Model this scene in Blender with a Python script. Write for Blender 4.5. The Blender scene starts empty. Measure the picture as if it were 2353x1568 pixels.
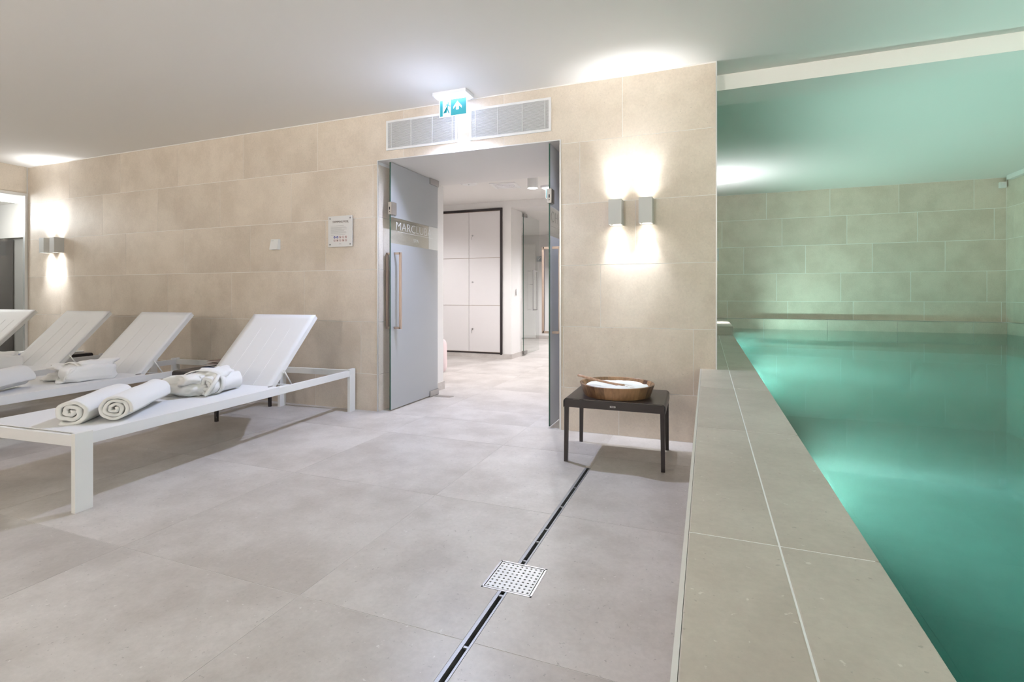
import bpy, bmesh, math, random
from mathutils import Vector, Matrix, noise
random.seed(4)
S = bpy.context.scene
COL = S.collection
PI = math.pi
R = math.radians

# ------------------------------------------------------------------ camera
CAM_H = 1.02
YAW = math.atan((1625 - 1176.5) / 1163.0)
cd = bpy.data.cameras.new('camera')
cam = bpy.data.objects.new('camera', cd); COL.objects.link(cam)
cd.sensor_width = 36.0
cd.lens = 1163.0 / 2353.0 * 36.0
cd.shift_y = (678.0 - 784.0) / 2353.0
cd.clip_start = 0.02
cam.location = (0, 0, CAM_H)
cam.rotation_euler = (PI / 2, 0, YAW)
S.camera = cam
# ------------------------------------------------------------------ world, exposure
w = bpy.data.worlds.new('world'); S.world = w; w.use_nodes = True
w.node_tree.nodes['Background'].inputs[0].default_value = (1, .95, .88, 1)
w.node_tree.nodes['Background'].inputs[1].default_value = 0.02
vs = S.view_settings
vs.view_transform = 'Standard'; vs.look = 'None'; vs.gamma = 1.0; vs.use_curve_mapping = False
vs.exposure = 1.0
S.cycles.max_bounces = 8; S.cycles.diffuse_bounces = 4; S.cycles.glossy_bounces = 4
S.cycles.transparent_max_bounces = 16; S.cycles.transmission_bounces = 6
S.cycles.caustics_reflective = False; S.cycles.caustics_refractive = False
S.cycles.sample_clamp_indirect = 4.0; S.cycles.use_light_tree = False; S.cycles.adaptive_threshold = .03
# light levels (W)
SC_UP, SC_DOWN = 15.0, 16.0          # sconces on the walls in view
REAR_UP, REAR_DOWN, REAR_FILL = 430.0, 25.0, 29.0    # unseen sconces and fill points added behind the camera
POOL_W = 88.0; POOL_B = 700.0                      # underwater lamps
EXIT_W = 80.0                      # emission of the exit lamp's diffuser
COR_W = 38.0                       # corridor ceiling lamps
WARM = (1.0, .93, .86); NEUT = (.93, .96, 1.0); COLD = (.64, .72, 1.0); TEAL = (.73, 1.0, .90)

# ------------------------------------------------------------------ materials
def mat(name):
    m = bpy.data.materials.new(name); m.use_nodes = True
    return m, m.node_tree, m.node_tree.nodes['Principled BSDF']
def plain(name, c, rough=.5, metal=0., spec=.5, bump=0., bscale=200.):
    m, nt, p = mat(name)
    p.inputs['Base Color'].default_value = (*c, 1); p.inputs['Roughness'].default_value = rough
    p.inputs['Metallic'].default_value = metal; p.inputs['Specular IOR Level'].default_value = spec
    if bump:
        n = nt.nodes.new('ShaderNodeTexNoise'); n.inputs['Scale'].default_value = bscale
        g = nt.nodes.new('ShaderNodeNewGeometry'); nt.links.new(g.outputs['Position'], n.inputs['Vector'])
        b = nt.nodes.new('ShaderNodeBump'); b.inputs['Strength'].default_value = bump; b.inputs['Distance'].default_value = .002
        nt.links.new(n.outputs['Fac'], b.inputs['Height']); nt.links.new(b.outputs['Normal'], p.inputs['Normal'])
    return m
def emis(name, c, s):
    m, nt, p = mat(name)
    p.inputs['Base Color'].default_value = (c[0] * .5, c[1] * .5, c[2] * .5, 1)
    p.inputs['Emission Color'].default_value = (*c, 1); p.inputs['Emission Strength'].default_value = s
    m.cycles.emission_sampling = 'NONE'
    return m
def stone(name, c0, c1, fleck, rough=.42, fs=1.0, fl_amt=.35, spec=.4):
    """limestone: soft mottling, fine grain, small pale shell flecks and dark pits; shade differs tile by tile"""
    m, nt, p = mat(name); N = nt.nodes.new; L = nt.links.new
    g = N('ShaderNodeNewGeometry'); oi = N('ShaderNodeObjectInfo')
    mul = N('ShaderNodeVectorMath'); mul.operation = 'SCALE'; mul.inputs[0].default_value = (37, 91, 53)
    L(oi.outputs['Random'], mul.inputs['Scale'])
    add = N('ShaderNodeVectorMath'); add.operation = 'ADD'
    L(g.outputs['Position'], add.inputs[0]); L(mul.outputs[0], add.inputs[1])
    def noi(sc, det=4., r=.6):
        n = N('ShaderNodeTexNoise'); n.inputs['Scale'].default_value = sc; n.inputs['Detail'].default_value = det
        n.inputs['Roughness'].default_value = r; L(add.outputs[0], n.inputs['Vector']); return n
    big = noi(2.6, 5., .62); fine = noi(75. * fs, 3., .7); spk = noi(58. * fs, 3., .55); pit = noi(95. * fs, 2., .5)
    def ramp(src, a, b, ca, cb):
        r = N('ShaderNodeValToRGB'); r.color_ramp.elements[0].position = a; r.color_ramp.elements[1].position = b
        r.color_ramp.elements[0].color = ca; r.color_ramp.elements[1].color = cb; L(src, r.inputs[0]); return r
    base = ramp(big.outputs['Fac'], .38, .62, (*c0, 1), (*c1, 1))
    fr = ramp(fine.outputs['Fac'], .3, .7, (.945, .945, .945, 1), (1.045, 1.045, 1.045, 1))
    m1 = N('ShaderNodeMix'); m1.data_type = 'RGBA'; m1.blend_type = 'MULTIPLY'; m1.inputs[0].default_value = 1.
    L(base.outputs[0], m1.inputs[6]); L(fr.outputs[0], m1.inputs[7])
    sp = ramp(spk.outputs['Fac'], .70, .74, (0, 0, 0, 1), (fl_amt,) * 3 + (1,))
    m2 = N('ShaderNodeMix'); m2.data_type = 'RGBA'; L(sp.outputs[0], m2.inputs[0]); L(m1.outputs[2], m2.inputs[6]); m2.inputs[7].default_value = (*fleck, 1)
    pt = ramp(pit.outputs['Fac'], .26, .31, (.45,) * 3 + (1,), (0, 0, 0, 1))
    m3 = N('ShaderNodeMix'); m3.data_type = 'RGBA'; L(pt.outputs[0], m3.inputs[0]); L(m2.outputs[2], m3.inputs[6]); m3.inputs[7].default_value = (*[x * .55 for x in c0], 1)
    hv = N('ShaderNodeHueSaturation')
    mp = N('ShaderNodeMapRange'); mp.inputs[3].default_value = .955; mp.inputs[4].default_value = 1.04
    L(oi.outputs['Random'], mp.inputs[0]); L(mp.outputs[0], hv.inputs['Value']); L(m3.outputs[2], hv.inputs['Color'])
    L(hv.outputs[0], p.inputs['Base Color'])
    p.inputs['Roughness'].default_value = rough; p.inputs['Specular IOR Level'].default_value = spec
    b = N('ShaderNodeBump'); b.inputs['Strength'].default_value = .12; b.inputs['Distance'].default_value = .002
    L(fine.outputs['Fac'], b.inputs['Height']); L(b.outputs['Normal'], p.inputs['Normal'])
    return m
def glass(name, tint, ior=1.45, rough=0.0, bump=0., vol=None):
    """clear pane or water skin: Fresnel mix of a tinted transparent and a mirror lobe"""
    m = bpy.data.materials.new(name); m.use_nodes = True; nt = m.node_tree; nt.nodes.clear(); N = nt.nodes.new; L = nt.links.new
    o = N('ShaderNodeOutputMaterial'); t = N('ShaderNodeBsdfTransparent'); t.inputs[0].default_value = (*tint, 1)
    gl = N('ShaderNodeBsdfGlossy'); gl.inputs['Roughness'].default_value = rough
    fr = N('ShaderNodeFresnel'); mx = N('ShaderNodeMixShader')
    gg = N('ShaderNodeNewGeometry'); mr = N('ShaderNodeMapRange'); mr.inputs[3].default_value = ior; mr.inputs[4].default_value = 1 / ior
    L(gg.outputs['Backfacing'], mr.inputs[0]); L(mr.outputs[0], fr.inputs[0])
    L(fr.outputs[0], mx.inputs[0]); L(t.outputs[0], mx.inputs[1]); L(gl.outputs[0], mx.inputs[2]); L(mx.outputs[0], o.inputs[0])
    if vol:
        va = N('ShaderNodeVolumeAbsorption'); va.inputs[0].default_value = (*vol[0], 1); va.inputs[1].default_value = vol[1]
        vc = N('ShaderNodeVolumeScatter'); vc.inputs[0].default_value = (*vol[2], 1); vc.inputs[1].default_value = vol[3]; vc.inputs['Anisotropy'].default_value = .2
        av = N('ShaderNodeAddShader'); L(va.outputs[0], av.inputs[0]); L(vc.outputs[0], av.inputs[1]); L(av.outputs[0], o.inputs['Volume'])
    if bump:
        n = N('ShaderNodeTexNoise'); n.inputs['Scale'].default_value = 1.3; g = N('ShaderNodeNewGeometry'); L(g.outputs['Position'], n.inputs['Vector'])
        b = N('ShaderNodeBump'); b.inputs['Strength'].default_value = bump; b.inputs['Distance'].default_value = .02
        L(n.outputs['Fac'], b.inputs['Height']); L(b.outputs['Normal'], gl.inputs['Normal'])
    return m
def frosted(name, c):
    m = bpy.data.materials.new(name); m.use_nodes = True; nt = m.node_tree; nt.nodes.clear(); N = nt.nodes.new; L = nt.links.new
    o = N('ShaderNodeOutputMaterial'); d = N('ShaderNodeBsdfDiffuse'); t = N('ShaderNodeBsdfTranslucent'); g = N('ShaderNodeBsdfGlossy')
    d.inputs[0].default_value = (*c, 1); t.inputs[0].default_value = (*c, 1); g.inputs['Roughness'].default_value = .18
    a = N('ShaderNodeMixShader'); a.inputs[0].default_value = .5; L(d.outputs[0], a.inputs[1]); L(t.outputs[0], a.inputs[2])
    b = N('ShaderNodeMixShader'); b.inputs[0].default_value = .05; L(a.outputs[0], b.inputs[1]); L(g.outputs[0], b.inputs[2]); L(b.outputs[0], o.inputs[0])
    return m
def wood(name, c0, c1, staves):
    m, nt, p = mat(name); N = nt.nodes.new; L = nt.links.new
    tc = N('ShaderNodeTexCoord'); mp = N('ShaderNodeMapping'); mp.inputs['Scale'].default_value = (1, 1, .12)
    L(tc.outputs['Object'], mp.inputs[0])
    n = N('ShaderNodeTexNoise'); n.inputs['Scale'].default_value = 60; n.inputs['Detail'].default_value = 6; L(mp.outputs[0], n.inputs['Vector'])
    n2 = N('ShaderNodeTexNoise'); n2.inputs['Scale'].default_value = 9; L(tc.outputs['Object'], n2.inputs['Vector'])
    ad = N('ShaderNodeMath'); ad.operation = 'ADD'; L(n.outputs['Fac'], ad.inputs[0]); L(n2.outputs['Fac'], ad.inputs[1])
    oi = N('ShaderNodeObjectInfo')
    a2 = N('ShaderNodeMath'); a2.operation = 'MULTIPLY_ADD'; L(oi.outputs['Random'], a2.inputs[0]); a2.inputs[1].default_value = .8 if staves else 0.; L(ad.outputs[0], a2.inputs[2])
    r = N('ShaderNodeValToRGB'); r.color_ramp.elements[0].position = .9 if staves else .7; r.color_ramp.elements[1].position = 1. 
    r.color_ramp.elements[0].color = (*c0, 1); r.color_ramp.elements[1].color = (*c1, 1)
    mrr = N('ShaderNodeMapRange'); mrr.inputs[1].default_value = .85; mrr.inputs[2].default_value = 1.9 if staves else 1.3; L(a2.outputs[0], mrr.inputs[0]); r.color_ramp.elements[0].position = .0
    L(mrr.outputs[0], r.inputs[0]); L(r.outputs[0], p.inputs['Base Color']); p.inputs['Roughness'].default_value = .38
    return m
def cloth(name, c, sc=900., st=.5):
    m = plain(name, c, .95, 0, .1, st, sc); m.node_tree.nodes['Principled BSDF'].inputs['Sheen Weight'].default_value = .2
    return m

M = dict(
    wall=stone('wall_limestone', (.655, .57, .475), (.745, .66, .56), (.86, .81, .73)),
    floor=stone('floor_limestone', (.475, .435, .40), (.60, .56, .525), (.82, .80, .76), .38, .8, .45),
    coping=stone('coping_limestone', (.47, .415, .36), (.56, .505, .44), (.76, .72, .65), .34, .8, .6),
    pool=stone('pool_floor_stone', (.28, .28, .26), (.36, .36, .33), (.5, .5, .46), .5, .5, .15),
    grout=plain('grout', (.93, .92, .90), .8),
    paint=plain('white_wall_paint', (.86, .835, .80), .7),
    ceil=plain('white_ceiling_paint', (.84, .82, .785), .75),
    cwall=plain('corridor_paint', (.80, .78, .755), .6),
    fgrout=plain('floor_grout', (.62, .59, .56), .8),
    trim=plain('aluminium_trim', (.80, .80, .80), .3, .6),
    white=plain('white_powder_coat', (.84, .84, .82), .4, bump=.04, bscale=700),
    fabric=plain('white_sling_fabric', (.84, .84, .845), .75, bump=.3, bscale=1400),
    seam=plain('sling_seam', (.93, .93, .92), .7),
    towel=cloth('terry_towel', (.90, .89, .87)),
    robe=cloth('terry_robe', (.90, .89, .87), 500.),
    sconce=plain('sconce_enamel', (.62, .62, .60), .45),
    black=plain('black_powder_coat', (.024, .018, .018), .34),
    steel=plain('brushed_steel', (.45, .44, .43), .32, 1.),
    flange=plain('drain_flange_steel', (.36, .36, .36), .5, .7),
    bronze=plain('satin_nickel_handle', (.46, .37, .31), .35, .85),
    dark=plain('drain_void', (.01, .01, .01), .9),
    darktile=plain('dark_tile', (.055, .05, .048), .35),
    greytile=plain('grey_wall_panel', (.34, .33, .31), .6),
    locker=plain('locker_laminate', (.72, .69, .675), .5),
    lframe=plain('black_locker_frame', (.02, .014, .014), .4),
    plate=plain('sign_plate', (.75, .75, .74), .35, .2),
    ink=plain('sign_ink', (.10, .06, .05), .6), inkl=plain('sign_small_print', (.42, .42, .42), .6),
    blue=plain('sign_blue', (.04, .06, .30), .5), red=plain('sign_red', (.55, .16, .15), .5),
    clear=glass('clear_glass', (.975, .99, .985)), frost=frosted('frosted_glass', (.72, .73, .74)),
    gedge=plain('glass_edge_green', (.015, .075, .05), .3),
    etch=plain('etched_lettering', (.85, .85, .85), .7),
    etchd=plain('lettering_grey', (.45, .44, .42), .7),
    pink=plain('pink_upholstery', (.80, .66, .66), .9, bump=.2, bscale=500),
    darkwood=plain('dark_sofa_foot', (.10, .05, .03), .4),
    salt=plain('white_salt', (.92, .93, .90), .8, bump=.9, bscale=260),
    bowlw=wood('bowl_staves', (.065, .03, .014), (.36, .21, .11), True), spoonw=wood('spoon_wood', (.42, .25, .16), (.62, .42, .30), False),
    page=plain('magazine_pages', (.80, .74, .72), .6), cov1=plain('magazine_cover_brown', (.16, .10, .08), .35),
    cov2=plain('magazine_cover_blue', (.12, .16, .34), .35), cov3=plain('magazine_cover_grey', (.30, .34, .36), .35),
    vent=plain('white_vent_enamel', (.80, .80, .80), .45), ventb=plain('vent_backing', (.10, .10, .10), .8),
    exit_house=plain('exit_housing', (.85, .85, .88), .4),
    exit_lamp=emis('exit_lamp_glow', COLD, 9.),
    exit_green=emis('exit_panel_green', (.02, .26, .30), .5), exit_white=emis('exit_panel_white', (.9, .95, 1.), .42),
    bulb=emis('sconce_bulb', (1., .95, .88), 6.), cor_lamp=emis('corridor_lamp_disc', (1., .96, .9), 8.),
    pool_lamp=emis('pool_lamp_lens', (.8, 1., .95), 10.), cove=emis('cove_strip', (1., .97, .92), 5.),
    water=glass('water_surface', (.96, 1., .99), 1.33, .035, .05, ((.22, .89, .855), .46, (.62, .96, .88), .12)),
)

# ------------------------------------------------------------------ helpers
def link(name, me, m=None, parent=None, loc=(0, 0, 0), rot=None, **props):
    o = bpy.data.objects.new(name, me); COL.objects.link(o); o.location = loc
    if rot: o.rotation_euler = rot
    if m is not None and me is not None: me.materials.append(M[m] if isinstance(m, str) else m)
    if parent: o.parent = parent
    for k, v in props.items(): o[k] = v
    return o
def thing(name, label, cat, loc=(0, 0, 0), rz=0., group=None):
    o = bpy.data.objects.new(name, None); COL.objects.link(o); o.empty_display_size = .05
    o.location = loc; o.rotation_euler = (0, 0, rz); o['label'] = label; o['category'] = cat
    if group: o['group'] = group
    return o
def tag(o, label, cat, group=None):
    o['label'] = label; o['category'] = cat
    if group: o['group'] = group
    return o
def bm_box(bm, x0, x1, y0, y1, z0, z1, mtx=None):
    v = [bm.verts.new((x, y, z)) for z in (z0, z1) for y in (y0, y1) for x in (x0, x1)]
    if mtx is not None:
        for a in v: a.co = mtx @ a.co
    for f in ((0, 2, 3, 1), (4, 5, 7, 6), (0, 1, 5, 4), (2, 6, 7, 3), (0, 4, 6, 2), (1, 3, 7, 5)): bm.faces.new([v[i] for i in f])
def fin(bm, name, bevel=0., seg=2, smooth=False):
    if bevel: bmesh.ops.bevel(bm, geom=list(bm.edges), offset=bevel, segments=seg, profile=.7, affect='EDGES', clamp_overlap=True)
    bmesh.ops.recalc_face_normals(bm, faces=list(bm.faces))
    me = bpy.data.meshes.new(name); bm.to_mesh(me); bm.free()
    if smooth:
        for p in me.polygons: p.use_smooth = True
    return me
def boxes(name, bs, m, parent=None, bevel=0., loc=(0, 0, 0), rot=None, **pr):
    bm = bmesh.new()
    for b in bs: bm_box(bm, *b)
    return link(name, fin(bm, name, bevel), m, parent, loc, rot, **pr)
def parts(name, bs, m, parent, bevel=0., **pr):
    return [boxes(name, [b], m, parent, bevel, **pr) for b in bs]
def box(name, b, m, parent=None, bevel=0., **pr):
    return boxes(name, [b], m, parent, bevel, **pr)
def struct(name, bs, m):
    return boxes(name, bs, m, kind='structure')
def bm_tube(bm, pts, r, n=10, caps=True):
    pts = [Vector(p) for p in pts]; rings = []
    rr = r if isinstance(r, (list, tuple)) else [r] * len(pts)
    up = Vector((0, 0, 1))
    for i, p in enumerate(pts):
        d = (pts[min(i + 1, len(pts) - 1)] - pts[max(i - 1, 0)]).normalized()
        a = d.cross(up)
        if a.length < .05: a = d.cross(Vector((0, 1, 0)))
        a.normalize(); b = a.cross(d).normalized()
        rings.append([bm.verts.new(p + (a * math.cos(t) + b * math.sin(t)) * rr[i]) for t in [2 * PI * k / n for k in range(n)]])
    for i in range(len(rings) - 1):
        for k in range(n): bm.faces.new((rings[i][k], rings[i][(k + 1) % n], rings[i + 1][(k + 1) % n], rings[i + 1][k]))
    if caps: bm.faces.new(rings[0][::-1]); bm.faces.new(rings[-1])
def tube(name, pts, r, m, parent=None, n=10, **pr):
    bm = bmesh.new(); bm_tube(bm, pts, r, n); return link(name, fin(bm, name, smooth=True), m, parent, **pr)
def bm_lathe(bm, prof, n=48, closed=False):
    rings = [[bm.verts.new((r * math.cos(2 * PI * k / n), r * math.sin(2 * PI * k / n), z)) for k in range(n)] for r, z in prof]
    rg = range(len(rings)) if closed else range(len(rings) - 1)
    for i in rg:
        j = (i + 1) % len(rings)
        for k in range(n): bm.faces.new((rings[i][k], rings[i][(k + 1) % n], rings[j][(k + 1) % n], rings[j][k]))
    return rings
def disc(name, r, h, m, parent, loc, n=32, rot=None):
    bm = bmesh.new(); rs = bm_lathe(bm, [(r, 0), (r, h)], n); bm.faces.new(rs[0][::-1]); bm.faces.new(rs[-1])
    return link(name, fin(bm, name), m, parent, loc, rot)
def poly(name, pts, depth, m, parent, loc=(0, 0, 0), rot=None):
    """flat outline in local x/z, thin in y"""
    bm = bmesh.new(); a = [bm.verts.new((x, 0, z)) for x, z in pts]; b = [bm.verts.new((x, depth, z)) for x, z in pts]
    bm.faces.new(a); bm.faces.new(b[::-1])
    for i in range(len(a)): bm.faces.new((a[i], b[i], b[(i + 1) % len(a)], a[(i + 1) % len(a)]))
    return link(name, fin(bm, name), m, parent, loc, rot)
def text(name, s, size, m, parent, loc, rot, align='CENTER', ext=.0004, sx=1., thin=0.):
    c = bpy.data.curves.new(name, 'FONT'); c.body = s; c.size = size; c.align_x = align; c.extrude = ext; c.resolution_u = 3; c.offset = thin
    t = bpy.data.objects.new(name, c); COL.objects.link(t)
    dg = bpy.context.evaluated_depsgraph_get(); me = bpy.data.meshes.new_from_object(t.evaluated_get(dg))
    bpy.data.objects.remove(t); me.name = name; me.materials.clear()
    o = link(name, me, m, parent, loc, rot); o.scale = (sx, 1, 1); return o
def spot(name, loc, d, power, color, ang, blend=.5, rad=.015, parent=None):
    l = bpy.data.lights.new(name, 'SPOT'); l.energy = power; l.color = color; l.spot_size = R(ang); l.spot_blend = blend; l.shadow_soft_size = rad
    o = bpy.data.objects.new(name, l); COL.objects.link(o); o.location = loc
    o.rotation_euler = Vector(d).to_track_quat('-Z', 'Y').to_euler()
    if parent: o.parent = parent
    return o
def copy_tree(o, parent=None):
    c = o.copy(); COL.objects.link(c)
    if parent: c.parent = parent
    for ch in list(o.children): copy_tree(ch, c)
    return c

# key dimensions
D = 3.70; XL = -7.878; XR = .057; DX0, DX1, DZ = -2.683, -1.037, 2.194
CZ = 2.604; PZ = 2.73; FY = 9.45; PX = 4.06; KZ = .514; WZ = .457; PW = .92; G = .0016
BK = -3.0; PF = -.95

# ------------------------------------------------------------------ structure: main wall
def tile_boxes(x0, x1, z0, z1, clips):
    """front-facing tile minus rectangular openings"""
    rects = [(x0 + G, x1 - G, z0 + G, z1 - G)]
    for a0, a1, c0, c1 in clips:
        out = []
        for r in rects:
            if r[1] <= a0 or r[0] >= a1 or r[3] <= c0 or r[2] >= c1: out.append(r); continue
            if r[0] < a0: out.append((r[0], a0, r[2], r[3]))
            if r[1] > a1: out.append((a1, r[1], r[2], r[3]))
            m0, m1 = max(r[0], a0), min(r[1], a1)
            if r[3] > c1: out.append((m0, m1, c1, r[3]))
            if r[2] < c0: out.append((m0, m1, r[2], c0))
        rects = out
    return [r for r in rects if r[1] - r[0] > .004 and r[3] - r[2] > .004]
wf = struct('wall_front', [(XL, DX0, D + .0012, 4.85, 0, CZ), (DX1, XR - .001, D + .0012, 4.85, 0, CZ), (DX0, DX1, D + .0012, 4.78, DZ, CZ),
                            (-.45, XR - .001, 4.85, FY, 0, 2.8)], 'grout')
ROWS = [0, .325, .783, 1.242, 1.701, 2.16, CZ]
ANCH = [-.597, -.089, -.73, -.48, -.886, -.572]
for r in range(6):
    xs = [ANCH[r] + k * .9235 for k in range(-9, 3)]
    xs = [XL] + [x for x in xs if XL + .03 < x < XR - .02] + [XR]
    for a, b in zip(xs, xs[1:]):
        rs = tile_boxes(a, b, ROWS[r], ROWS[r + 1], [(DX0, DX1, -1, DZ)])
        if rs: boxes('tile', [(p, q, D, D + .006, u, v) for p, q, u, v in rs], 'wall', wf)
# tiles lining the door reveal
for r in range(5):
    z1 = min(ROWS[r + 1], DZ)
    for y0, y1 in ((D, 4.55),):
        box('tile', (DX0 + .0, DX0 + .008, y0 + .006, y1, ROWS[r] + G, z1 - G), 'wall', wf)
        box('tile', (DX1 - .008, DX1, y0 + .006, y1, ROWS[r] + G, z1 - G), 'wall', wf)
box('soffit_panel', (DX0, DX1, D + .006, 4.78, DZ - .006, DZ), 'cwall', wf)
box('painted_panel', (DX0, DX0 + .01, 4.55, 4.86, 0, DZ), 'cwall', wf)
box('painted_panel', (DX1 - .01, DX1, 4.55, 4.86, 0, DZ), 'cwall', wf)
struct('trim_1', [(DX0 - .006, DX0 + .004, D - .004, D + .008, 0, DZ)], 'trim')
struct('trim_2', [(DX1 - .004, DX1 + .008, D - .004, D + .008, 0, DZ)], 'trim')
struct('trim_3', [(XR - .003, XR + .005, D - .004, D + .01, KZ, CZ)], 'trim')
struct('trim_4', [(XL, XR, D - .006, D, CZ - .007, CZ)], 'paint')
struct('trim_5', [(XL, XL + .008, D - .008, D, 0, CZ)], 'trim')
struct('trim_6', [(DX0, DX1, D - .003, D + .006, DZ - .006, DZ + .002)], 'trim')

# ------------------------------------------------------------------ structure: floor
fl = struct('floor', [(XL, -.738, BK, D, -.06, -.0008), (-.553, -.035, BK, D, -.06, -.0008), (-.738, -.672, BK, 1.612, -.06, -.0008), (-.738, -.672, 1.80, D, -.06, -.0008), (-.638, -.553, BK, 1.612, -.06, -.0008), (-.638, -.553, 1.80, D, -.06, -.0008), (-5.6, .0, D, 12, -.06, -.0008),
                      (-.672, -.638, BK, .3, -.06, -.0008), (-.672, -.638, 2.95, D, -.06, -.0008)], 'fgrout')
GF = .0011
ys = [1.342 + k * PW for k in range(-3, 3)] + [D]
ys = [y for y in ys if y <= D]
xj = [-.672, -1.29] + [-1.29 - k * PW for k in range(1, 8)]; xj = [x for x in xj if x > XL + .05] + [XL]
DR = (-.738, -.553, 1.612, 1.80)
for a, b in zip(xj[1:], xj):
    for y0, y1 in zip(ys, ys[1:]):
        rs = tile_boxes(a, b, y0, y1, [DR])
        boxes('tile', [(p, q, u, v, -.008, 0) for p, q, u, v in rs], 'floor', fl)
for y0, y1 in zip(ys, ys[1:]):
    rs = tile_boxes(-.638, -.04, y0, y1, [DR]); boxes('tile', [(p, q, u, v, -.008, 0) for p, q, u, v in rs], 'floor', fl)
box('tile', (-.672, -.638, 2.95, D, -.008, 0), 'floor', fl)
yc = [D] + [1.342 + k * PW for k in range(3, 11)] + [11.6]; xc = [-5.6, -4.97, -4.05, -3.13, -2.21, -1.29, -.3]
for a, b in zip(xc, xc[1:]):
    for y0, y1 in zip(yc, yc[1:]):
        p, q, u, v = a, b, y0, y1
        if y0 < 4.8 and (b <= DX0 or a >= DX1): continue
        if y0 < 4.5: p, q = max(a, DX0), min(b, DX1)
        box('tile', (p + GF, q - GF, u + GF, v - GF, -.008, 0), 'floor', fl)

# ------------------------------------------------------------------ structure: pool basin, kerb, copings, far and right walls
kb = struct('floor_kerb', [(-.036, .298, BK, FY, -.06, KZ - .001)], 'grout')
yk = [1.145 + k * PW for k in range(-4, 7)]
yk = [BK] + [y for y in yk if BK < y < 6.85] + [6.9]
for y0, y1 in zip(yk, yk[1:]):
    box('tile', (-.036, .1345, y0 + G, y1 - G, KZ - .012, KZ), 'coping', kb, bevel=.0025)
    box('tile', (.1375, .305, y0 + G, y1 - G, KZ - .012, KZ), 'coping', kb, bevel=.0025)
    box('tile', (-.044, -.036, y0 + G, y1 - G, 0, KZ - .006), 'coping', kb)
box('edge_profile', (-.0455, -.037, BK, 3.70, KZ - .012, KZ - .001), 'trim', kb)
box('base_seal', (-.05, -.04, BK, 3.70, 0, .006), 'grout', kb)
box('raised_block', (.062, .302, 6.9, FY, KZ, .622), 'coping', kb)
wb = struct('wall_back', [(XR, PX + .2, FY + .001, FY + .2, -1, 2.9)], 'grout')
RF = [.625, .915, 1.372, 1.83, 2.288, PZ]
AF = [.322, 1.075, .580, .238, .925]
for r in range(5):
    xs = [AF[r] + k * PW for k in range(-2, 6)]
    xs = [XR] + [x for x in xs if XR + .03 < x < PX - .03] + [PX]
    for a, b in zip(xs, xs[1:]): box('tile', (a + .003, b - .003, FY, FY + .006, RF[r] + .003, RF[r + 1] - .003), 'wall', wb)
wr = struct('wall_right', [(PX + .001, PX + .2, BK, FY + .2, -1, 2.9)], 'grout')
for r in range(5):
    yy = [FY] + [FY - .30 * ((r * 2) % 3 + .6) - k * PW for k in range(0, 13)]
    for a, b in zip(yy[1:], yy):
        if a > BK: box('tile', (PX, PX + .006, a + .002, b - .002, RF[r] + .002, RF[r + 1] - .002), 'wall', wr)
lg = struct('floor_ledge', [(.302, PX, 9.305, FY, PF, .619), (4.005, PX, BK, 9.305, PF, .619)], 'grout')
xs = [.302, .87, 1.78, 2.70, 3.62, 4.005]
for a, b in zip(xs, xs[1:]):
    box('tile', (a + .002, b - .002, 9.30, 9.305, WZ - .3, .617), 'wall', lg)
    box('tile', (a + .002, b - .002, 9.298, FY, .619, .625), 'coping', lg)
for k in range(9):
    y1 = 9.296 - k * PW
    box('tile', (4.0, 4.005, y1 - PW + .002, y1 - .002, WZ - .3, .617), 'wall', lg)
    box('tile', (4.0, PX, y1 - PW + .002, y1 - .002, .619, .625), 'coping', lg)
pb = struct('floor_pool', [(.28, 4.1, BK - .1, 9.4, PF - .1, PF), (.25, .2985, BK, 9.3, PF, KZ - .014)], 'pool')
for i in range(4):
    for k in range(12):
        x0 = .30 + i * .925; y0 = -1.7 + k * .92
        if y0 + .9 < 9.3: box('tile', (x0 + .001, x0 + .9245, y0 + .001, y0 + .919, PF, PF + .006), 'pool', pb)
# water body surface
bm = bmesh.new(); bm_box(bm, .2986, 4.0, BK + .002, 9.2985, PF + .0065, WZ)
wt = link('pool_water', fin(bm, 'pool_water'), 'water'); wt['kind'] = 'stuff'
wt['label'] = 'still turquoise water filling the pool beside the stone coping'; wt['category'] = 'water'

# ------------------------------------------------------------------ structure: ceilings and remaining walls
struct('ceiling', [(XL - .1, PX + .2, BK, 3.94, CZ, CZ + .2), (XL - .1, XR, 3.94, 4.85, CZ, CZ + .2)], 'ceil')
struct('ceiling_beam', [(XR, PX + .2, 3.94, 4.25, 2.492, 2.9)], 'ceil')
struct('ceiling_pool', [(XR - .1, PX + .2, 4.25, FY + .2, PZ, PZ + .2)], 'ceil')
struct('ceiling_corridor', [(-5.8, -.2, 4.78, 8.0, 2.521, 2.7), (-5.8, -.2, 7.98, 12, 2.42, 2.6)], 'ceil')
struct('wall_rear', [(XL - .2, PX + .3, BK - .2, BK, -1, 2.9)], 'paint')
struct('wall_corridor_right', [(-.62, -.45, 4.85, 12, 0, 2.6)], 'cwall')
struct('wall_corridor_left', [(-5.8, -5.6, 4.7, 12, 0, 2.6)], 'cwall')
struct('wall_corridor_lockers', [(-5.8, -2.905, 7.5, 7.98, 0, 2.52)], 'cwall')
struct('wall_corridor_lintel', [(-2.905, -.4, 7.5, 7.98, 2.41, 2.52)], 'cwall')
struct('wall_corridor_back', [(-5.8, -.4, 11.25, 11.4, 0, 2.6)], 'cwall')
struct('baseboard_corridor', [(-5.6, -2.895, 7.485, 7.5, 0, .075), (-2.905, -2.893, 7.49, 7.98, 0, .075), (DX0, DX0 + .022, 4.55, 4.87, 0, .085), (-5.6, -.62, 11.235, 11.25, 0, .075)], 'floor')
wl = struct('wall_left', [(XL - .15, XL, BK, D + .2, 2.275, CZ), (XL - .15, XL, BK, 1.2, 0, 2.275)], 'wall')
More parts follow.
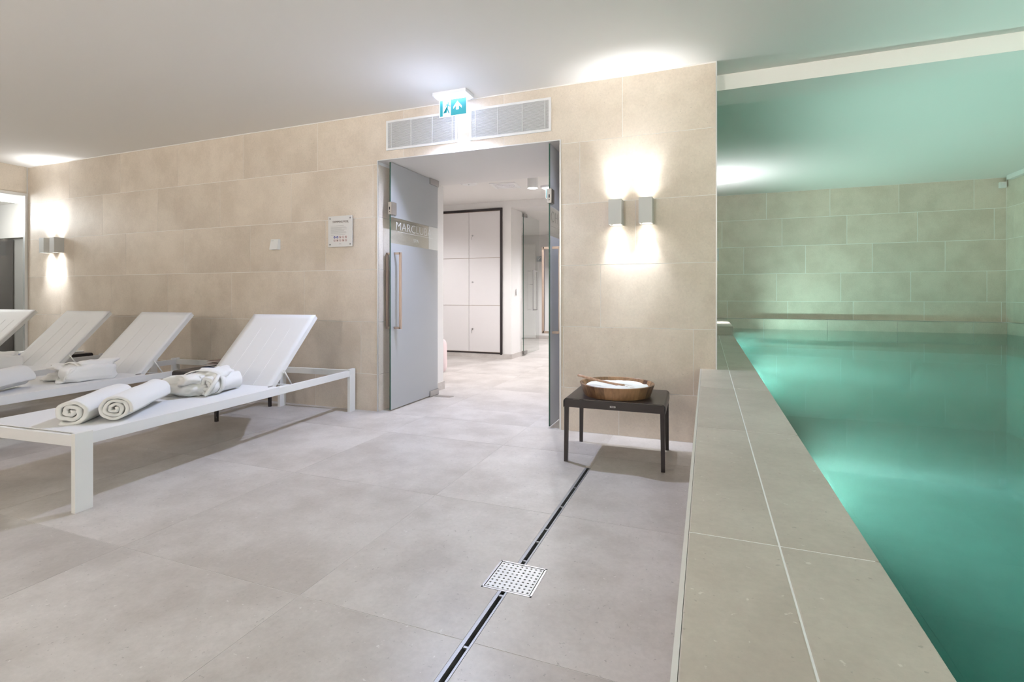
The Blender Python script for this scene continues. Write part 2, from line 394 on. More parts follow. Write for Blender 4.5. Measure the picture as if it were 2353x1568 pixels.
# glazed partition in the left wall
wn = struct('window_1', [(XL - .03, XL + .012, 1.2, D, 2.245, 2.275), (XL - .03, XL + .012, D - .03, D - .003, 0, 2.245), (XL - .03, XL + .012, 1.2, 1.23, 0, 2.245), (XL - .03, XL + .012, 1.2, D, 0, .03)], 'trim')
box('pane', (XL - .012, XL - .004, 1.23, D - .03, .03, 2.245), 'clear', wn)
struct('wall_annex', [(-10.6, XL - .15, 4.36, 4.5, 0, 1.86), (-10.7, -10.55, .9, 4.5, 0, 2.4), (-10.6, XL - .15, .8, .9, 0, 2.4)], 'greytile')
struct('wall_annex_header', [(-10.6, XL - .15, 4.3, 4.5, 1.86, 2.4)], 'paint')
wd = struct('wall_annex_dark', [(-9.72, -9.6, .9, 4.34, 0, 1.84)], 'darktile')
for a, b in ((0, .46), (.465, .92), (.925, 1.38), (1.385, 1.84)):
    for k in range(4): box('tile', (-9.6, -9.594, .9 + k * .86, .9 + k * .86 + .855, a, b - .003), 'darktile', wd)
struct('ceiling_annex', [(-10.7, XL - .1, .8, 4.5, 2.36, 2.5)], 'ceil')
struct('floor_annex', [(-10.7, XL, .8, 4.5, -.06, -.001)], 'floor')
l = bpy.data.lights.new('cove_light', 'POINT'); l.energy = 22; l.color = NEUT; l.shadow_soft_size = .15
o = bpy.data.objects.new('cove_light', l); COL.objects.link(o); o.location = (-8.7, 3.2, 2.1)
cv = tag(box('cove_light', (-9.2, -8.9, 1.0, 4.25, 2.33, 2.36), 'cove'), 'long bright ceiling strip light behind the left glass partition', 'light')

# ------------------------------------------------------------------ wall sconces
def make_sconce(label, group):
    t = thing('wall_sconce', label, 'wall light', group=group)
    W_, Dp, Hh, th = .046, .10, .089, .005
    bm = bmesh.new()
    for b in ((-W_, W_, -Dp, -Dp + th, -Hh, Hh), (-W_, W_, -.004, 0, -Hh, Hh), (-W_, -W_ + th, -Dp + th, -.004, -Hh, Hh), (W_ - th, W_, -Dp + th, -.004, -Hh, Hh)): bm_box(bm, *b)
    link('housing', fin(bm, 'housing'), 'sconce', t)
    box('baffle', (-W_ + th, W_ - th, -Dp + th, -.004, -.03, .03), 'sconce', t)
    for s in (-1, 1):
        z = s * (Hh - .012)
        box('lens', (-.028, .028, -.085, -.02, min(z, z - s * .004), max(z, z - s * .004)), 'bulb', t)
        parts('lens_frame', [(-W_ + th, -.030, -Dp + th, -.004, z - .002, z + .002), (.030, W_ - th, -Dp + th, -.004, z - .002, z + .002)], 'white', t)
    return t
sc0 = make_sconce('', None); used = [False]
def sconce(x, y, z, rz, label, group, up, down, color, lights=True, vis=True):
    t = sc0 if not used[0] else copy_tree(sc0); used[0] = True
    t.location = (x, y, z); t.rotation_euler = (0, 0, rz); t['label'] = label
    if group: t['group'] = group
    if lights:
        c, s = math.cos(rz), math.sin(rz); lx, ly = 0, -.052
        px_, py_ = x + c * lx - s * ly, y + s * lx + c * ly
        for sg, pw in ((1, up), (-1, down)):
            if not vis: spot('sconce_light', (px_ + s * .02, py_ - c * .02, z + sg * .088), (s * 1.1, -c * 1.1, sg), pw, color, 118, 1., .03); continue
            tw = (-s * .10, c * .10)      # beams lean a little to the wall
            spot('sconce_light', (px_, py_, z + sg * .082), (0, 0, sg), pw * (.14 if sg > 0 else .08), color, 136, 1., .012)
            spot('sconce_light', (px_, py_, z + sg * .078), (tw[0], tw[1], sg), pw * .9, color, 66 if sg > 0 else 62, 1., .008)
    return t
sconce(-.609, D, 1.61, 0, 'grey box wall light right of the door, left one of the pair', 'box wall lights', SC_UP, SC_DOWN, NEUT)
sconce(-.399, D, 1.61, 0, 'grey box wall light right of the door, nearest the pool', 'box wall lights', SC_UP, SC_DOWN, NEUT)
sconce(-7.385, D, 1.61, 0, 'box wall light above the far lounger, nearest the glass corner', 'box wall lights', SC_UP * 1.3, SC_DOWN * 2.0, NEUT)
sconce(-7.18, D, 1.61, 0, 'box wall light above the far lounger, further from the glass corner', 'box wall lights', SC_UP * 1.3, SC_DOWN * 2.0, NEUT)
REAR = [(-5.2, 'left'), (-1.5, 'right'), (2.2, 'over the pool')]  # unseen sconces added on the rear wall as warm ambient fill
for x, nm in REAR:
    kx = 1.9 if x > 1 else 1.
    sconce(x, BK, 1.6, PI, 'added unseen box wall light on the rear wall behind the camera, ' + nm, 'box wall lights', REAR_UP * kx, REAR_DOWN, WARM, True, False)
    l = bpy.data.lights.new('rear_fill_point', 'POINT'); l.energy = REAR_FILL * (.6 if x > 1 else 1.); l.color = WARM; l.shadow_soft_size = .12
    o = bpy.data.objects.new('rear_fill_point', l); COL.objects.link(o); o.location = (x, BK + .26, 1.6)  # bare fill point added in front of each rear sconce
sconce(XR, 7.9, 1.6, PI / 2, 'box wall light on the hidden wall along the far pool end', 'box wall lights', 260, 70, NEUT)

# ------------------------------------------------------------------ underwater lamps
for y, pk, nm in ((2.46, .75, 'nearest one beyond the camera'), (5.4, 1.3, 'middle one along the coping'), (8.5, 1.3, 'one by the far raised block'), (-.45, 1.1, 'one behind the camera')):
    t = thing('pool_lamp', 'round underwater lamp in the pool wall under the coping, ' + nm, 'pool lamp', (.2985, y, .20), 0, 'underwater lamps')
    disc('lens', .07, .008, 'pool_lamp', t, (0, 0, 0), rot=(0, PI / 2, 0))
    bm = bmesh.new(); bm_lathe(bm, [(.07, 0), (.085, 0), (.085, .012), (.07, .012)], 32, True)
    link('rim', fin(bm, 'rim'), 'steel', t, rot=(0, PI / 2, 0))
    spot('pool_light', (.34, y, .16), (1, -.2, .45), POOL_W * pk, TEAL, 140, .9, .05)
    spot('pool_light', (.33, y, .31), (1, 0, -.03), POOL_B * min(pk, 1.), (.85, .95, 1.), 13, 1., .03)

# ------------------------------------------------------------------ exit signs
def running_man(par, m, y):
    def P(name, pts): poly(name, pts, .0008, m, par, (0, y, 0))
    P('figure', [(-.078, -.088), (-.070, -.084), (-.068, -.088), (-.076, -.094)])
def exit_sign(name, loc, rz, label, em):
    t = thing(name, label, 'exit sign', loc, rz)
    box('housing', (-.145, .145, -.075, .075, -.028, 0), 'exit_house', t, bevel=.003)
    box('lamp', (-.125, .125, -.055, .055, -.040, -.028), em, t, bevel=.003)
    box('panel', (-.122, .122, -.004, .004, -.176, -.036), 'exit_white', t)
    f = -.0052
    # green fields around the white doorway
    parts('green_field', [(-.115, -.090, f, f + .001, -.170, -.045), (-.018, .115, f, f + .001, -.170, -.045)], 'exit_green', t)
    def P(nm, pts, m='exit_green', y=f): return poly(nm, pts, .0008, m, t, (0, y, 0))
    P('arrow', [(.028, -.130), (.028, -.098), (.004, -.122), (.004, -.105), (.040, -.062), (.078, -.105), (.078, -.122), (.052, -.098), (.052, -.130)][::1], 'exit_white', f - .0009)
    P('figure', [(-.072, -.098), (-.058, -.078), (-.040, -.078), (-.028, -.092), (-.018, -.092), (-.018, -.097), (-.031, -.098), (-.040, -.088), (-.046, -.108), (-.030, -.150), (-.038, -.152), (-.054, -.116), (-.060, -.138), (-.084, -.142), (-.084, -.147), (-.054, -.144), (-.050, -.090), (-.056, -.084), (-.068, -.100)])
    bm = bmesh.new(); rs = bm_lathe(bm, [(.0055, 0), (.0055, .001)], 14); bm.faces.new(rs[0][::-1]); bm.faces.new(rs[1])
    link('head', fin(bm, 'head'), 'exit_green', t, (-.042, f + .001, -.070), (PI / 2, 0, 0))
    return t
exit_sign('exit_sign', (-1.865, 3.55, CZ), 0, 'glowing emergency exit sign with running figure and up arrow, above the doorway', 'exit_lamp')
spot('exit_light', (-1.865, 3.52, CZ - .185), (0, -.42, -1), EXIT_W, COLD, 156, .85, .03)
l = bpy.data.lights.new('exit_light', 'POINT'); l.energy = 2.4; l.color = COLD; l.shadow_soft_size = .05
o = bpy.data.objects.new('exit_light', l); COL.objects.link(o); o.location = (-1.865, 3.22, CZ - .42)  # unseen point light added before and below the sign for ceiling glow
exit_sign('exit_sign', (-2.03, 6.75, 2.52), R(75), 'small emergency exit sign on the corridor ceiling behind the right door leaf', 'bulb')

# ------------------------------------------------------------------ air vents over the door
for x0, x1, lab in ((-2.588, -1.901, 'white louvred air vent above the doorway, left of the exit sign'), (-1.791, -1.106, 'white louvred air vent above the doorway, right of the exit sign')):
    z0, z1 = 2.267, 2.522
    t = thing('air_vent', lab, 'air vent', (x0, D, z0)); W_, Hh = x1 - x0, z1 - z0
    bw = .018
    parts('frame', [(0, W_, -.012, 0, 0, bw), (0, W_, -.012, 0, Hh - bw, Hh), (0, bw, -.012, 0, bw, Hh - bw), (W_ - bw, W_, -.012, 0, bw, Hh - bw)], 'vent', t)
    box('backing', (bw, W_ - bw, -.001, 0, bw, Hh - bw), 'ventb', t)
    bm = bmesh.new(); n = 24; pt = (Hh - 2 * bw) / n
    for i in range(n):
        zc = bw + pt * (i + .5); mt = Matrix.Translation((0, -.0065, zc)) @ Matrix.Rotation(R(-28), 4, 'X')
        bm_box(bm, bw, W_ - bw, -.0042, .0042, -.0012, .0012, mt)
    link('louvres', fin(bm, 'louvres'), 'vent', t, kind='stuff')
    for u in (.075, .36, .66, .93): box('bar', (W_ * u - .002, W_ * u + .002, -.0115, -.006, bw, Hh - bw), 'vent', t)

# ------------------------------------------------------------------ sign and switch
t = thing('notice_sign', 'brushed metal SWIMMING POOL rules sign with rows of round pictograms', 'sign', (-3.203, D, 1.452))
W_, Hh = .266, .277
box('plate', (0, W_, -.022, -.018, 0, Hh), 'plate', t, bevel=.0012)
for x in (.022, W_ - .022):
    for z in (.022, Hh - .022):
        bm = bmesh.new(); rs = bm_lathe(bm, [(.0075, 0), (.0075, .026), (.005, .029)], 16); bm.faces.new(rs[0][::-1]); bm.faces.new(rs[-1])
        link('standoff', fin(bm, 'standoff'), 'steel', t, (x, 0, z), (PI / 2, 0, 0))
text('title', 'SWIMMING POOL', .027, 'ink', t, (W_ / 2 + .006, -.0225, Hh - .062), (PI / 2, 0, 0), sx=.82)
bl = []
zz = Hh - .087
for i, ln in enumerate((.145, 0, .165, .175, .12, .175, .15, .145, .165, .175, .17, 0, .16)):
    if ln: bl.append((.03, .03 + ln, -.0226, -.0222, zz - .0016, zz + .0004))
    zz -= .0068
parts('text_line', bl, 'inkl', t)
for r in range(2):
    for k in range(5):
        blue = r == 0 and k < 2; x, z = .072 + k * .0315, .086 - r * .029
        if blue: disc('pictogram', .0105, .0006, 'blue', t, (x, -.0221, z), 20, (PI / 2, 0, 0)); boxes('pictogram_figure', [(x - .002, x + .003, -.0231, -.0228, z - .006, z + .005)], 'plate', t)
        else:
            bm = bmesh.new(); bm_lathe(bm, [(.0088, 0), (.0108, 0), (.0108, .0006), (.0088, .0006)], 20, True)
            link('pictogram', fin(bm, 'pictogram'), 'red', t, (x, -.0221, z), (PI / 2, 0, 0))
            bm = bmesh.new(); bm_box(bm, -.009, .009, -.0003, .0003, -.0008, .0008, Matrix.Rotation(R(45), 4, 'Y')); bm_box(bm, -.0035, .0035, -.0002, .0002, -.005, .004)
            link('pictogram_figure', fin(bm, 'pf'), 'inkl' if (r + k) % 2 else 'ink', t, (x, -.0225, z))
parts('text_line', [(W_ / 2 - .012, W_ / 2 + .012, -.0226, -.0222, .024, .027)], 'inkl', t)
t = thing('room_sensor', 'small white wall box with curved front on the tiles between sign and far lights', 'sensor', (-3.882, D, 1.45))
bm = bmesh.new()
prof = [(-.0, 0), (-.045, 0), (-.036, .045), (-.024, .1), (-.0, .1)]
a = [bm.verts.new((.0, y, z)) for y, z in prof]; b = [bm.verts.new((.095, y, z)) for y, z in prof]
bm.faces.new(a); bm.faces.new(b[::-1])
for i in range(5): bm.faces.new((a[i], b[i], b[(i + 1) % 5], a[(i + 1) % 5]))
link('cover', fin(bm, 'cover', .003), 'white', t)
boxes('marking', [(.012, .040, -.0335, -.030, .083, .085)], 'inkl', t)

# ------------------------------------------------------------------ glass door leaves
def door_leaf(name, x, y0, y1, side, label, words):
    t = thing(name, label, 'door', (x, y0, 0)); L_ = y1 - y0; zt = DZ - .012
    b0, b1 = 1.475, 1.705
    for z0, z1, m, nm in ((.012, b0, 'frost', 'frosted_pane'), (b0, b1, 'clear', 'clear_band'), (b1, zt, 'frost', 'frosted_pane')):
        box(nm, (-.005, .005, .004, L_, z0, z1), m, t)
    box('glass_edge', (-.005, .005, 0, .0038, .012, zt), 'gedge', t)
    # patch fittings: pivots at the far end, lock at the near end
    for z0, z1 in ((.005, .06), (zt - .055, zt + .004)):
        box('pivot_patch', (-.017, .017, L_ - .165, L_ + .004, z0, z1), 'steel', t, bevel=.002)
    lk = box('lock_patch', (-.018, .018, -.006, .075, 1.725, 1.835), 'steel', t, bevel=.003)
    parts('keyhole', [(-.004, .004, -.008, -.005, 1.765, 1.79), (-.003, .003, -.008, -.005, 1.745, 1.752)], 'dark', lk)
    hd = thing_part = bpy.data.objects.new('pull_handle', None); COL.objects.link(hd); hd.parent = t
    for s in (-1, 1):
        box('grip', (s * .068 - .009, s * .068 + .009, .048, .068, .72, 1.395), 'bronze', hd, bevel=.001)
        for z in (.729, 1.386): box('bracket', (min(0, s * .07) + .006 * (s > 0), max(0, s * .07) - .006 * (s < 0), .048, .068, z - .009, z + .009), 'bronze', hd)
    rot = (PI / 2, 0, PI / 2)
    if side > 0:
        text('lettering', words[0], .108, 'etch', t, (.0056, L_ * .47, 1.60), rot, sx=1.12, thin=-.0022)
        boxes('lettering_rule', [(.0052, .006, .11, L_ - .1, 1.585, 1.588)], 'etch', t)
        text('lettering', words[1], .048, 'etch', t, (.0056, L_ * .50, 1.515), rot, sx=1.2, thin=-.0008)
    else:
        text('lettering', words[0], .13, 'etchd', t, (-.0056, .06, 1.59), (PI / 2, 0, -PI / 2), 'RIGHT', thin=-.003)
        boxes('lettering_rule', [(-.006, -.0052, .06, L_ - .1, 1.555, 1.557)], 'etchd', t)
    return t
door_leaf('glass_door_leaf', -2.587, 3.745, 4.575, 1, 'frosted glass door leaf with long bar handle at the left jamb, standing open', ('MARCLUBA', 'SPA'))
door_leaf('glass_door_leaf', -1.128, 3.722, 4.55, -1, 'glass door leaf seen almost edge on at the right jamb, standing open', ('HO',))
tag(box('floor_pivot_plate', (-2.555, -2.375, 4.45, 4.535, 0, .0015), 'steel'), 'steel floor plate set in the tiles beside the left door leaf', 'floor plate')
# keep plate for right leaf
t = thing('corridor_glass_door', 'clear glass door leaf standing open at the far end of the corridor', 'door', (-2.875, 7.98, 0))
box('pane', (-.005, .005, .004, .85, .02, 2.38), 'clear', t)
box('glass_edge', (-.005, .005, 0, .004, .02, 2.38), 'gedge', t)
for z in (.02, 2.33): box('pivot_patch', (-.02, .02, 0, .15, z, z + .06), 'steel', t)
parts('pull_handle', [(.05, .06, .34, .36, .75, 1.45), (.05, .06, .56, .58, .75, 1.45), (.05, .06, .34, .58, .75, .77), (.05, .06, .34, .58, 1.43, 1.45), (0, .05, .34, .35, 1.2, 1.21)], 'steel', t)

# ------------------------------------------------------------------ corridor: lockers, lamp, diffusers, sofa
t = thing('locker_bank', 'built-in white locker bank with black frame at the corridor end', 'lockers', (-4.75, 7.5, 0))
Wd = .551; zs = [.095, .850, 1.620, 2.372]; nx = 3
x0 = 4.75 - 3.09 - nx * Wd
parts('frame', [(x0 - .04, x0, -.02, .0, .06, 2.415), (x0 + nx * Wd, x0 + nx * Wd + .036, -.02, 0, .06, 2.415), (x0, x0 + nx * Wd, -.02, 0, 2.378, 2.415), (x0, x0 + nx * Wd, -.02, 0, .072, .09)], 'lframe', t)
box('carcass', (x0, x0 + nx * Wd, -.004, 0, .09, 2.378), 'bronze', t)
for i in range(nx):
    for j in range(3):
        d = box('locker_door', (x0 + i * Wd + .003, x0 + (i + 1) * Wd - .003, -.016, -.004, zs[j] + .004, zs[j + 1] - .004), 'locker', t, bevel=.001)
        kx, kz = x0 + i * Wd + .065, zs[j] + (zs[j + 1] - zs[j]) * .49
        disc('lock', .013, .012, 'steel', d, (kx, -.016, kz), 16, (PI / 2, 0, 0))
        if (i + j) % 2 == 0: parts('key', [(kx - .012, kx - .004, -.034, -.032, kz - .07, kz - .02), (kx - .003, kx + .003, -.036, -.028, kz - .02, kz + .008)], 'steel', d)
t = thing('surface_downlight', 'white cylinder ceiling lamp glowing in the corridor', 'ceiling light', (-2.03, 5.98, 2.52))
bm = bmesh.new(); bm_lathe(bm, [(.062, -.17), (.066, -.17), (.066, 0), (.062, 0)], 40, True); link('housing', fin(bm, 'housing', smooth=False), 'white', t)
disc('lamp_disc', .062, .004, 'cor_lamp', t, (0, 0, -.168), 40)
spot('corridor_light', (-2.03, 5.98, 2.335), (0, 0, -1), COR_W * 1.5, (.97, .96, 1.), 150, .6, .05)
for i, (x, y) in enumerate(((-4.3, 6.1), (-1.1, 6.2), (-2.0, 9.5))):  # unseen lamp copies added to brighten the corridor
    zc = 2.52 if y < 7.5 else 2.42
    c = copy_tree(t); c.location = (x, y, zc); c['label'] = ('added unseen cylinder ceiling lamp behind the left corridor wall, before the lockers', 'added unseen cylinder ceiling lamp behind the right door leaf', 'added unseen cylinder ceiling lamp in the furthest corridor room')[i]; c['group'] = 'added corridor ceiling lamps'
    spot('corridor_light', (x, y, zc - .185), (0, 0, -1), COR_W * (1.6 if y < 8.5 else 6.), (.97, .96, 1.), 160, .6, .05)
t = thing('ceiling_speaker', 'round white disc cover on the corridor ceiling', 'ceiling cover', (-2.98, 6.12, 2.52))
bm = bmesh.new(); rs = bm_lathe(bm, [(.115, 0), (.115, -.008), (.09, -.022)], 40); bm.faces.new(rs[-1]); link('cover', fin(bm, 'cover'), 'white', t)
disc('centre_cap', .008, .004, 'inkl', t, (0, 0, -.0255))
t = thing('ceiling_diffuser', 'square white air diffuser set in the corridor ceiling', 'air vent', (-2.58, 6.43, 2.52), R(8))
parts('frame', [(-.18, .18, -.18, -.14, -.008, 0), (-.18, .18, .14, .18, -.008, 0), (-.18, -.14, -.14, .14, -.008, 0), (.14, .18, -.14, .14, -.008, 0)], 'white', t)
box('plate', (-.14, .14, -.14, .14, -.004, 0), 'vent', t)
for r_ in (.03, .06, .09, .12):
    bm = bmesh.new(); bm_lathe(bm, [(r_, -.004), (r_ + .008, -.010), (r_ + .012, -.004)], 40); link('ring', fin(bm, 'ring'), 'vent', t)
t = thing('sofa', 'pale pink rounded sofa end behind the left corridor wall', 'sofa', (-2.93, 5.28, 0))
def rounded(name, b, r, m, par):
    bm = bmesh.new(); bm_box(bm, *b); bmesh.ops.bevel(bm, geom=list(bm.edges), offset=r, segments=6, profile=.5, affect='EDGES'); return link(name, fin(bm, name, smooth=True), m, par)
rounded('backrest', (-1.5, .0, 0, .20, .07, .50), .085, 'pink', t)
rounded('seat', (-1.5, -.42, .19, .75, .10, .36), .05, 'pink', t)
for x, y in ((-.07, .06), (-1.4, .06), (-.5, .65), (-1.4, .65)): tube('foot', [(x, y, 0), (x, y, .08)], [.012, .022], 'darkwood', t)
box('switch_plate', (-2.893, -2.888, 7.70, 7.76, 1.02, 1.12), 'white', None, label='white light switch on the reveal beside the lockers', category='switch')
t = thing('stairs_sign', 'small grey square stairs pictogram sign on the far corridor wall', 'sign', (-3.71, 11.23, 1.80))
box('plate', (0, .12, 0, .01, 0, .12), 'cov3', t)
bm = bmesh.new(); bm_box(bm, -.045, .045, -.003, 0, -.006, .006, Matrix.Translation((.06, 0, .06)) @ Matrix.Rotation(R(-45), 4, 'Y')); link('symbol', fin(bm, 'symbol'), 'page', t)
t = thing('white_side_door', 'white panelled door at the far end of the corridor behind the clear glass leaf', 'door', (-4.6, 11.232, 0))
box('door_panel', (0, .86, -.045, 0, .01, 2.2), 'paint', t, bevel=.003); box('inset', (.2, .34, -.05, -.045, .3, 2.0), 'vent', t)

# ------------------------------------------------------------------ floor drain
t = thing('drain_channel', 'long narrow slot drain in the floor running towards the side table', 'drain', (-.655, 0, 0))
for y0, y1 in ((.3, DR[2]), (DR[3], 2.945)):
    box('flange', (-.017, -.0055, y0, y1, -.03, .0004), 'flange', t)
    box('flange', (.0095, .0165, y0, y1, -.03, .0004), 'flange', t)
parts('trough', [(-.0055, .0095, y0, y1, -.045, -.028) for y0, y1 in ((.3, DR[2]), (DR[3], 2.94))], 'dark', t)
for y in (2.62, 2.36, 2.11, 1.99, 1.83, 1.59, 1.32, 1.07, .8): box('bridge', (-.0045, .0085, y - .004, y + .004, -.006, -.001), 'flange', t)
box('end_cap', (-.017, .017, 2.94, 2.95, -.006, .0012), 'steel', t)
t = thing('drain_grate', 'square steel drain grate with a grid of square holes', 'drain', ((DR[0] + DR[1]) / 2, (DR[2] + DR[3]) / 2, 0))
hw, hh = (DR[1] - DR[0]) / 2, (DR[3] - DR[2]) / 2
parts('surround', [(-hw, hw, -hh, -hh + .007, -.006, .0012), (-hw, hw, hh - .007, hh, -.006, .0012), (-hw, -hw + .007, -hh, hh, -.006, .0012), (hw - .007, hw, -hh, hh, -.006, .0012)], 'steel', t)
box('sump', (-hw + .001, hw - .001, -hh + .001, hh - .001, -.055, -.035), 'dark', t)
bm = bmesh.new(); n = 9; g = hw - .010; cell = 2 * g / n
cs = [-g]
for i in range(n): c0 = -g + cell * i; cs += [c0 + cell * .30, c0 + cell * .70]
cs.append(g)
gv = [[bm.verts.new((x, y * (hh - .01) / g, 0)) for x in cs] for y in cs]
for i in range(len(cs) - 1):
    for j in range(len(cs) - 1):
        if i % 2 == 1 and j % 2 == 1: continue
        bm.faces.new((gv[i][j], gv[i][j + 1], gv[i + 1][j + 1], gv[i + 1][j]))
ex = bmesh.ops.extrude_face_region(bm, geom=list(bm.faces)); bmesh.ops.translate(bm, verts=[e for e in ex['geom'] if isinstance(e, bmesh.types.BMVert)], vec=(0, 0, -.003))
link('grate_plate', fin(bm, 'grate_plate'), 'plate', t, (0, 0, .0008))

# ------------------------------------------------------------------ loungers
# local frame: x across (0 = side facing the pool, negative towards the left wall), y along (foot to head), z up
LW, LL, FZ = .765, 2.215, .36
def make_lounger():
    t = thing('sun_lounger', '', 'sun lounger', group='sun loungers in a row along the tiled wall')
    for x in (-.032, -LW + .004):
        box('side_rail', (x, x + .028, .03, LL - .03, FZ - .052, FZ - .001), 'white', t, bevel=.002)
    box('end_rail', (-LW + .03, -.03, .012, .04, FZ - .052, FZ - .001), 'white', t, bevel=.002)
    box('end_rail', (-LW + .03, -.03, LL - .045, LL - .017, FZ - .052, FZ - .001), 'white', t, bevel=.002)
    for x0_ in (-.026, -LW):
        for y0_ in (0, LL - .078):
            lg_ = box('leg', (x0_, x0_ + .026, y0_, y0_ + .078, 0, FZ + .012), 'white', t, bevel=.0015)
    # bolts on the head legs
    for z in (.335, .318): disc('bolt', .005, .004, 'steel', t, (-.013, LL - .0785, z), 12, (PI / 2, 0, 0))
    # bed fabric: a thin sleeve over the rails, slightly sagging in the middle
    bm = bmesh.new(); nx_, ny_ = 14, 24; ya, yb = .035, 1.30
    def grid(f, nx_, ny_):
        g_ = [[bm.verts.new(f(i / nx_, j / ny_)) for i in range(nx_ + 1)] for j in range(ny_ + 1)]
        for j in range(ny_):
            for i in range(nx_): bm.faces.new((g_[j][i], g_[j][i + 1], g_[j + 1][i + 1], g_[j + 1][i]))
        return g_
    def bed(u, v):
        # u wraps: rail side, top, rail side
        e = .05; wtot = LW - .012; per = wtot + 2 * e; s_ = u * per
        y = ya + (yb - ya) * v
        if s_ < e: return (-.006 - 0 + .002, y, FZ - e + s_ + .001)
        if s_ > per - e: return (-LW + .004, y, FZ - (s_ - per + e) + .001)
        q = (s_ - e) / wtot
        return (-.004 - wtot * q, y, FZ + .002 - .006 * math.sin(PI * q) * math.sin(PI * min(1, max(0, v))))
    grid(bed, 34, 16)
    me = fin(bm, 'bed_fabric'); me.transform(Matrix.Identity(4))
    o = link('bed_fabric', me, 'fabric', t)
    sd = o.modifiers.new('t', 'SOLIDIFY'); sd.thickness = .003; sd.offset = 1
    # foot edge of the sleeve
    box('foot_hem', (-LW + .03, -.03, .0105, .012, FZ - .052, FZ), 'fabric', t)
    # backrest
    bk = bpy.data.objects.new('backrest', None); COL.objects.link(bk); bk.parent = t; bk.location = (0, 1.29, FZ - .018); bk.rotation_euler = (R(46), 0, 0)
    a0, a1, BL = -LW + .075, -.075, .71
    box('frame_rail', (a0, a0 + .024, 0, BL, -.032, 0), 'white', bk, bevel=.002); box('frame_rail', (a1 - .024, a1, 0, BL, -.032, 0), 'white', bk, bevel=.002)
    box('frame_rail', (a0 + .024, a1 - .024, BL - .024, BL, -.032, 0), 'white', bk, bevel=.002)
    bm = bmesh.new()
    def bf(u, v):
        x = a1 + (a0 - a1) * u; y = -.02 + (BL + .024) * v
        sag = -.010 * math.sin(PI * u) * math.sin(PI * v)
        return (x, y, .004 + sag)
    grid(bf, 12, 16)
    o = link('back_fabric', fin(bm, 'back_fabric', smooth=True), 'fabric', bk); sd = o.modifiers.new('t', 'SOLIDIFY'); sd.thickness = .003
    for u in (.27, .5, .73):
        x = a1 + (a0 - a1) * u
        bm = bmesh.new(); bm_tube(bm, [(x, .01 + .56 * k / 8, .0056 - .010 * math.sin(PI * u) * math.sin(PI * (.03 + .56 * k / 8) / .734)) for k in range(9)], .0011, 5)
        link('seam', fin(bm, 'seam'), 'seam', bk)
        # the seam runs on over the bed
        bm = bmesh.new(); bm_tube(bm, [(x, .35 + .93 * k / 6, FZ + .0035 - .006 * math.sin(PI * .5) * math.sin(PI * (.25 + .75 * k / 6))) for k in range(7)], .0010, 5)
        link('seam', fin(bm, 'seam'), 'seam', t)
    # ratchet bracket and strut
    for x in (a1 + .012, a0 - .012):
        tube('strut', [(x, 1.50, FZ - .02), (x, 1.415, FZ + .105)], .005, 'white', t)
        tube('strut', [(x, 1.30, FZ - .008), (x, 1.47, FZ - .012)], .005, 'white', t)
        box('bracket', (x - .004, x + .004, 1.262, 1.30, FZ - .016, FZ + .012), 'steel', t)
    tube('crossbar', [(a0 - .012, 1.50, FZ - .02), (a1 + .012, 1.50, FZ - .02)], .006, 'white', t)
    return t
ANG = R(4.1)
LO = [(-2.743, 1.465, 'nearest white sun lounger, with two rolled towels at its foot'),
      (-4.206, 1.500, 'second white sun lounger from the doorway, just behind the nearest one'),
      (-5.345, 1.490, 'third white sun lounger from the doorway, its backrest left of the second one'),
      (-6.60, 1.490, 'white sun lounger furthest from the doorway, by the glass partition')]
lo = make_lounger(); lobj = []
for i, (x, y, lab) in enumerate(LO):
    o = lo if i == 0 else copy_tree(lo); o.location = (x, y, 0); o.rotation_euler = (0, 0, ANG); o['label'] = lab; lobj.append(o)
TOPZ = FZ + .002

# ------------------------------------------------------------------ rolled towels and robes
def roll_mesh(bm, Rad, Ln, turns, seed, sq=.86, r0=.014, lay=.86, n=150, ns=16, off=(0, 0, 0), wob=.008):
    """layered roll: a spiral strip swept along y, ends soft"""
    pitch = (Rad - r0) / turns; th = pitch * lay
    def sec(y, e):
        out, inn = [], []
        for i in range(n + 1):
            a = turns * 2 * PI * i / n; r = r0 + pitch * a / (2 * PI) - th / 2
            w_ = noise.noise(Vector((math.cos(a) * 1.5, math.sin(a) * 1.5 + seed, y * 5 + a * .2)))
            r += wob * w_; t_ = th * (.5 - .22 * e)
            dy = (.006 * noise.noise(Vector((a * .7, seed, 1.3))) - .006) * e * (1 if y > Ln / 2 else -1)
            for lst, q in ((out, r + t_), (inn, max(.002, r - t_))):
                x_, z_ = q * math.cos(-a + PI * .5), q * math.sin(-a + PI * .5) * sq
                z_ = max(z_, -Rad * sq * .90)
                lst.append(Vector((x_ + off[0], y + dy + off[1], z_ + Rad * sq * .90 + off[2])))
        return out + inn[::-1]
    ysl = [(0, 1.), (.006, .35), (.014, 0)] + [(Ln * k / ns, 0) for k in range(1, ns)] + [(Ln - .014, 0), (Ln - .006, .35), (Ln, 1.)]
    rings = [[bm.verts.new(p) for p in sec(y, e)] for y, e in ysl]
    m_ = len(rings[0])
    for a, b in zip(rings, rings[1:]):
        for k in range(m_): bm.faces.new((a[k], a[(k + 1) % m_], b[(k + 1) % m_], b[k]))
    for rg in (rings[0], rings[-1]):
        for k in range(n): bm.faces.new((rg[k], rg[k + 1], rg[m_ - 2 - k], rg[m_ - 1 - k]))
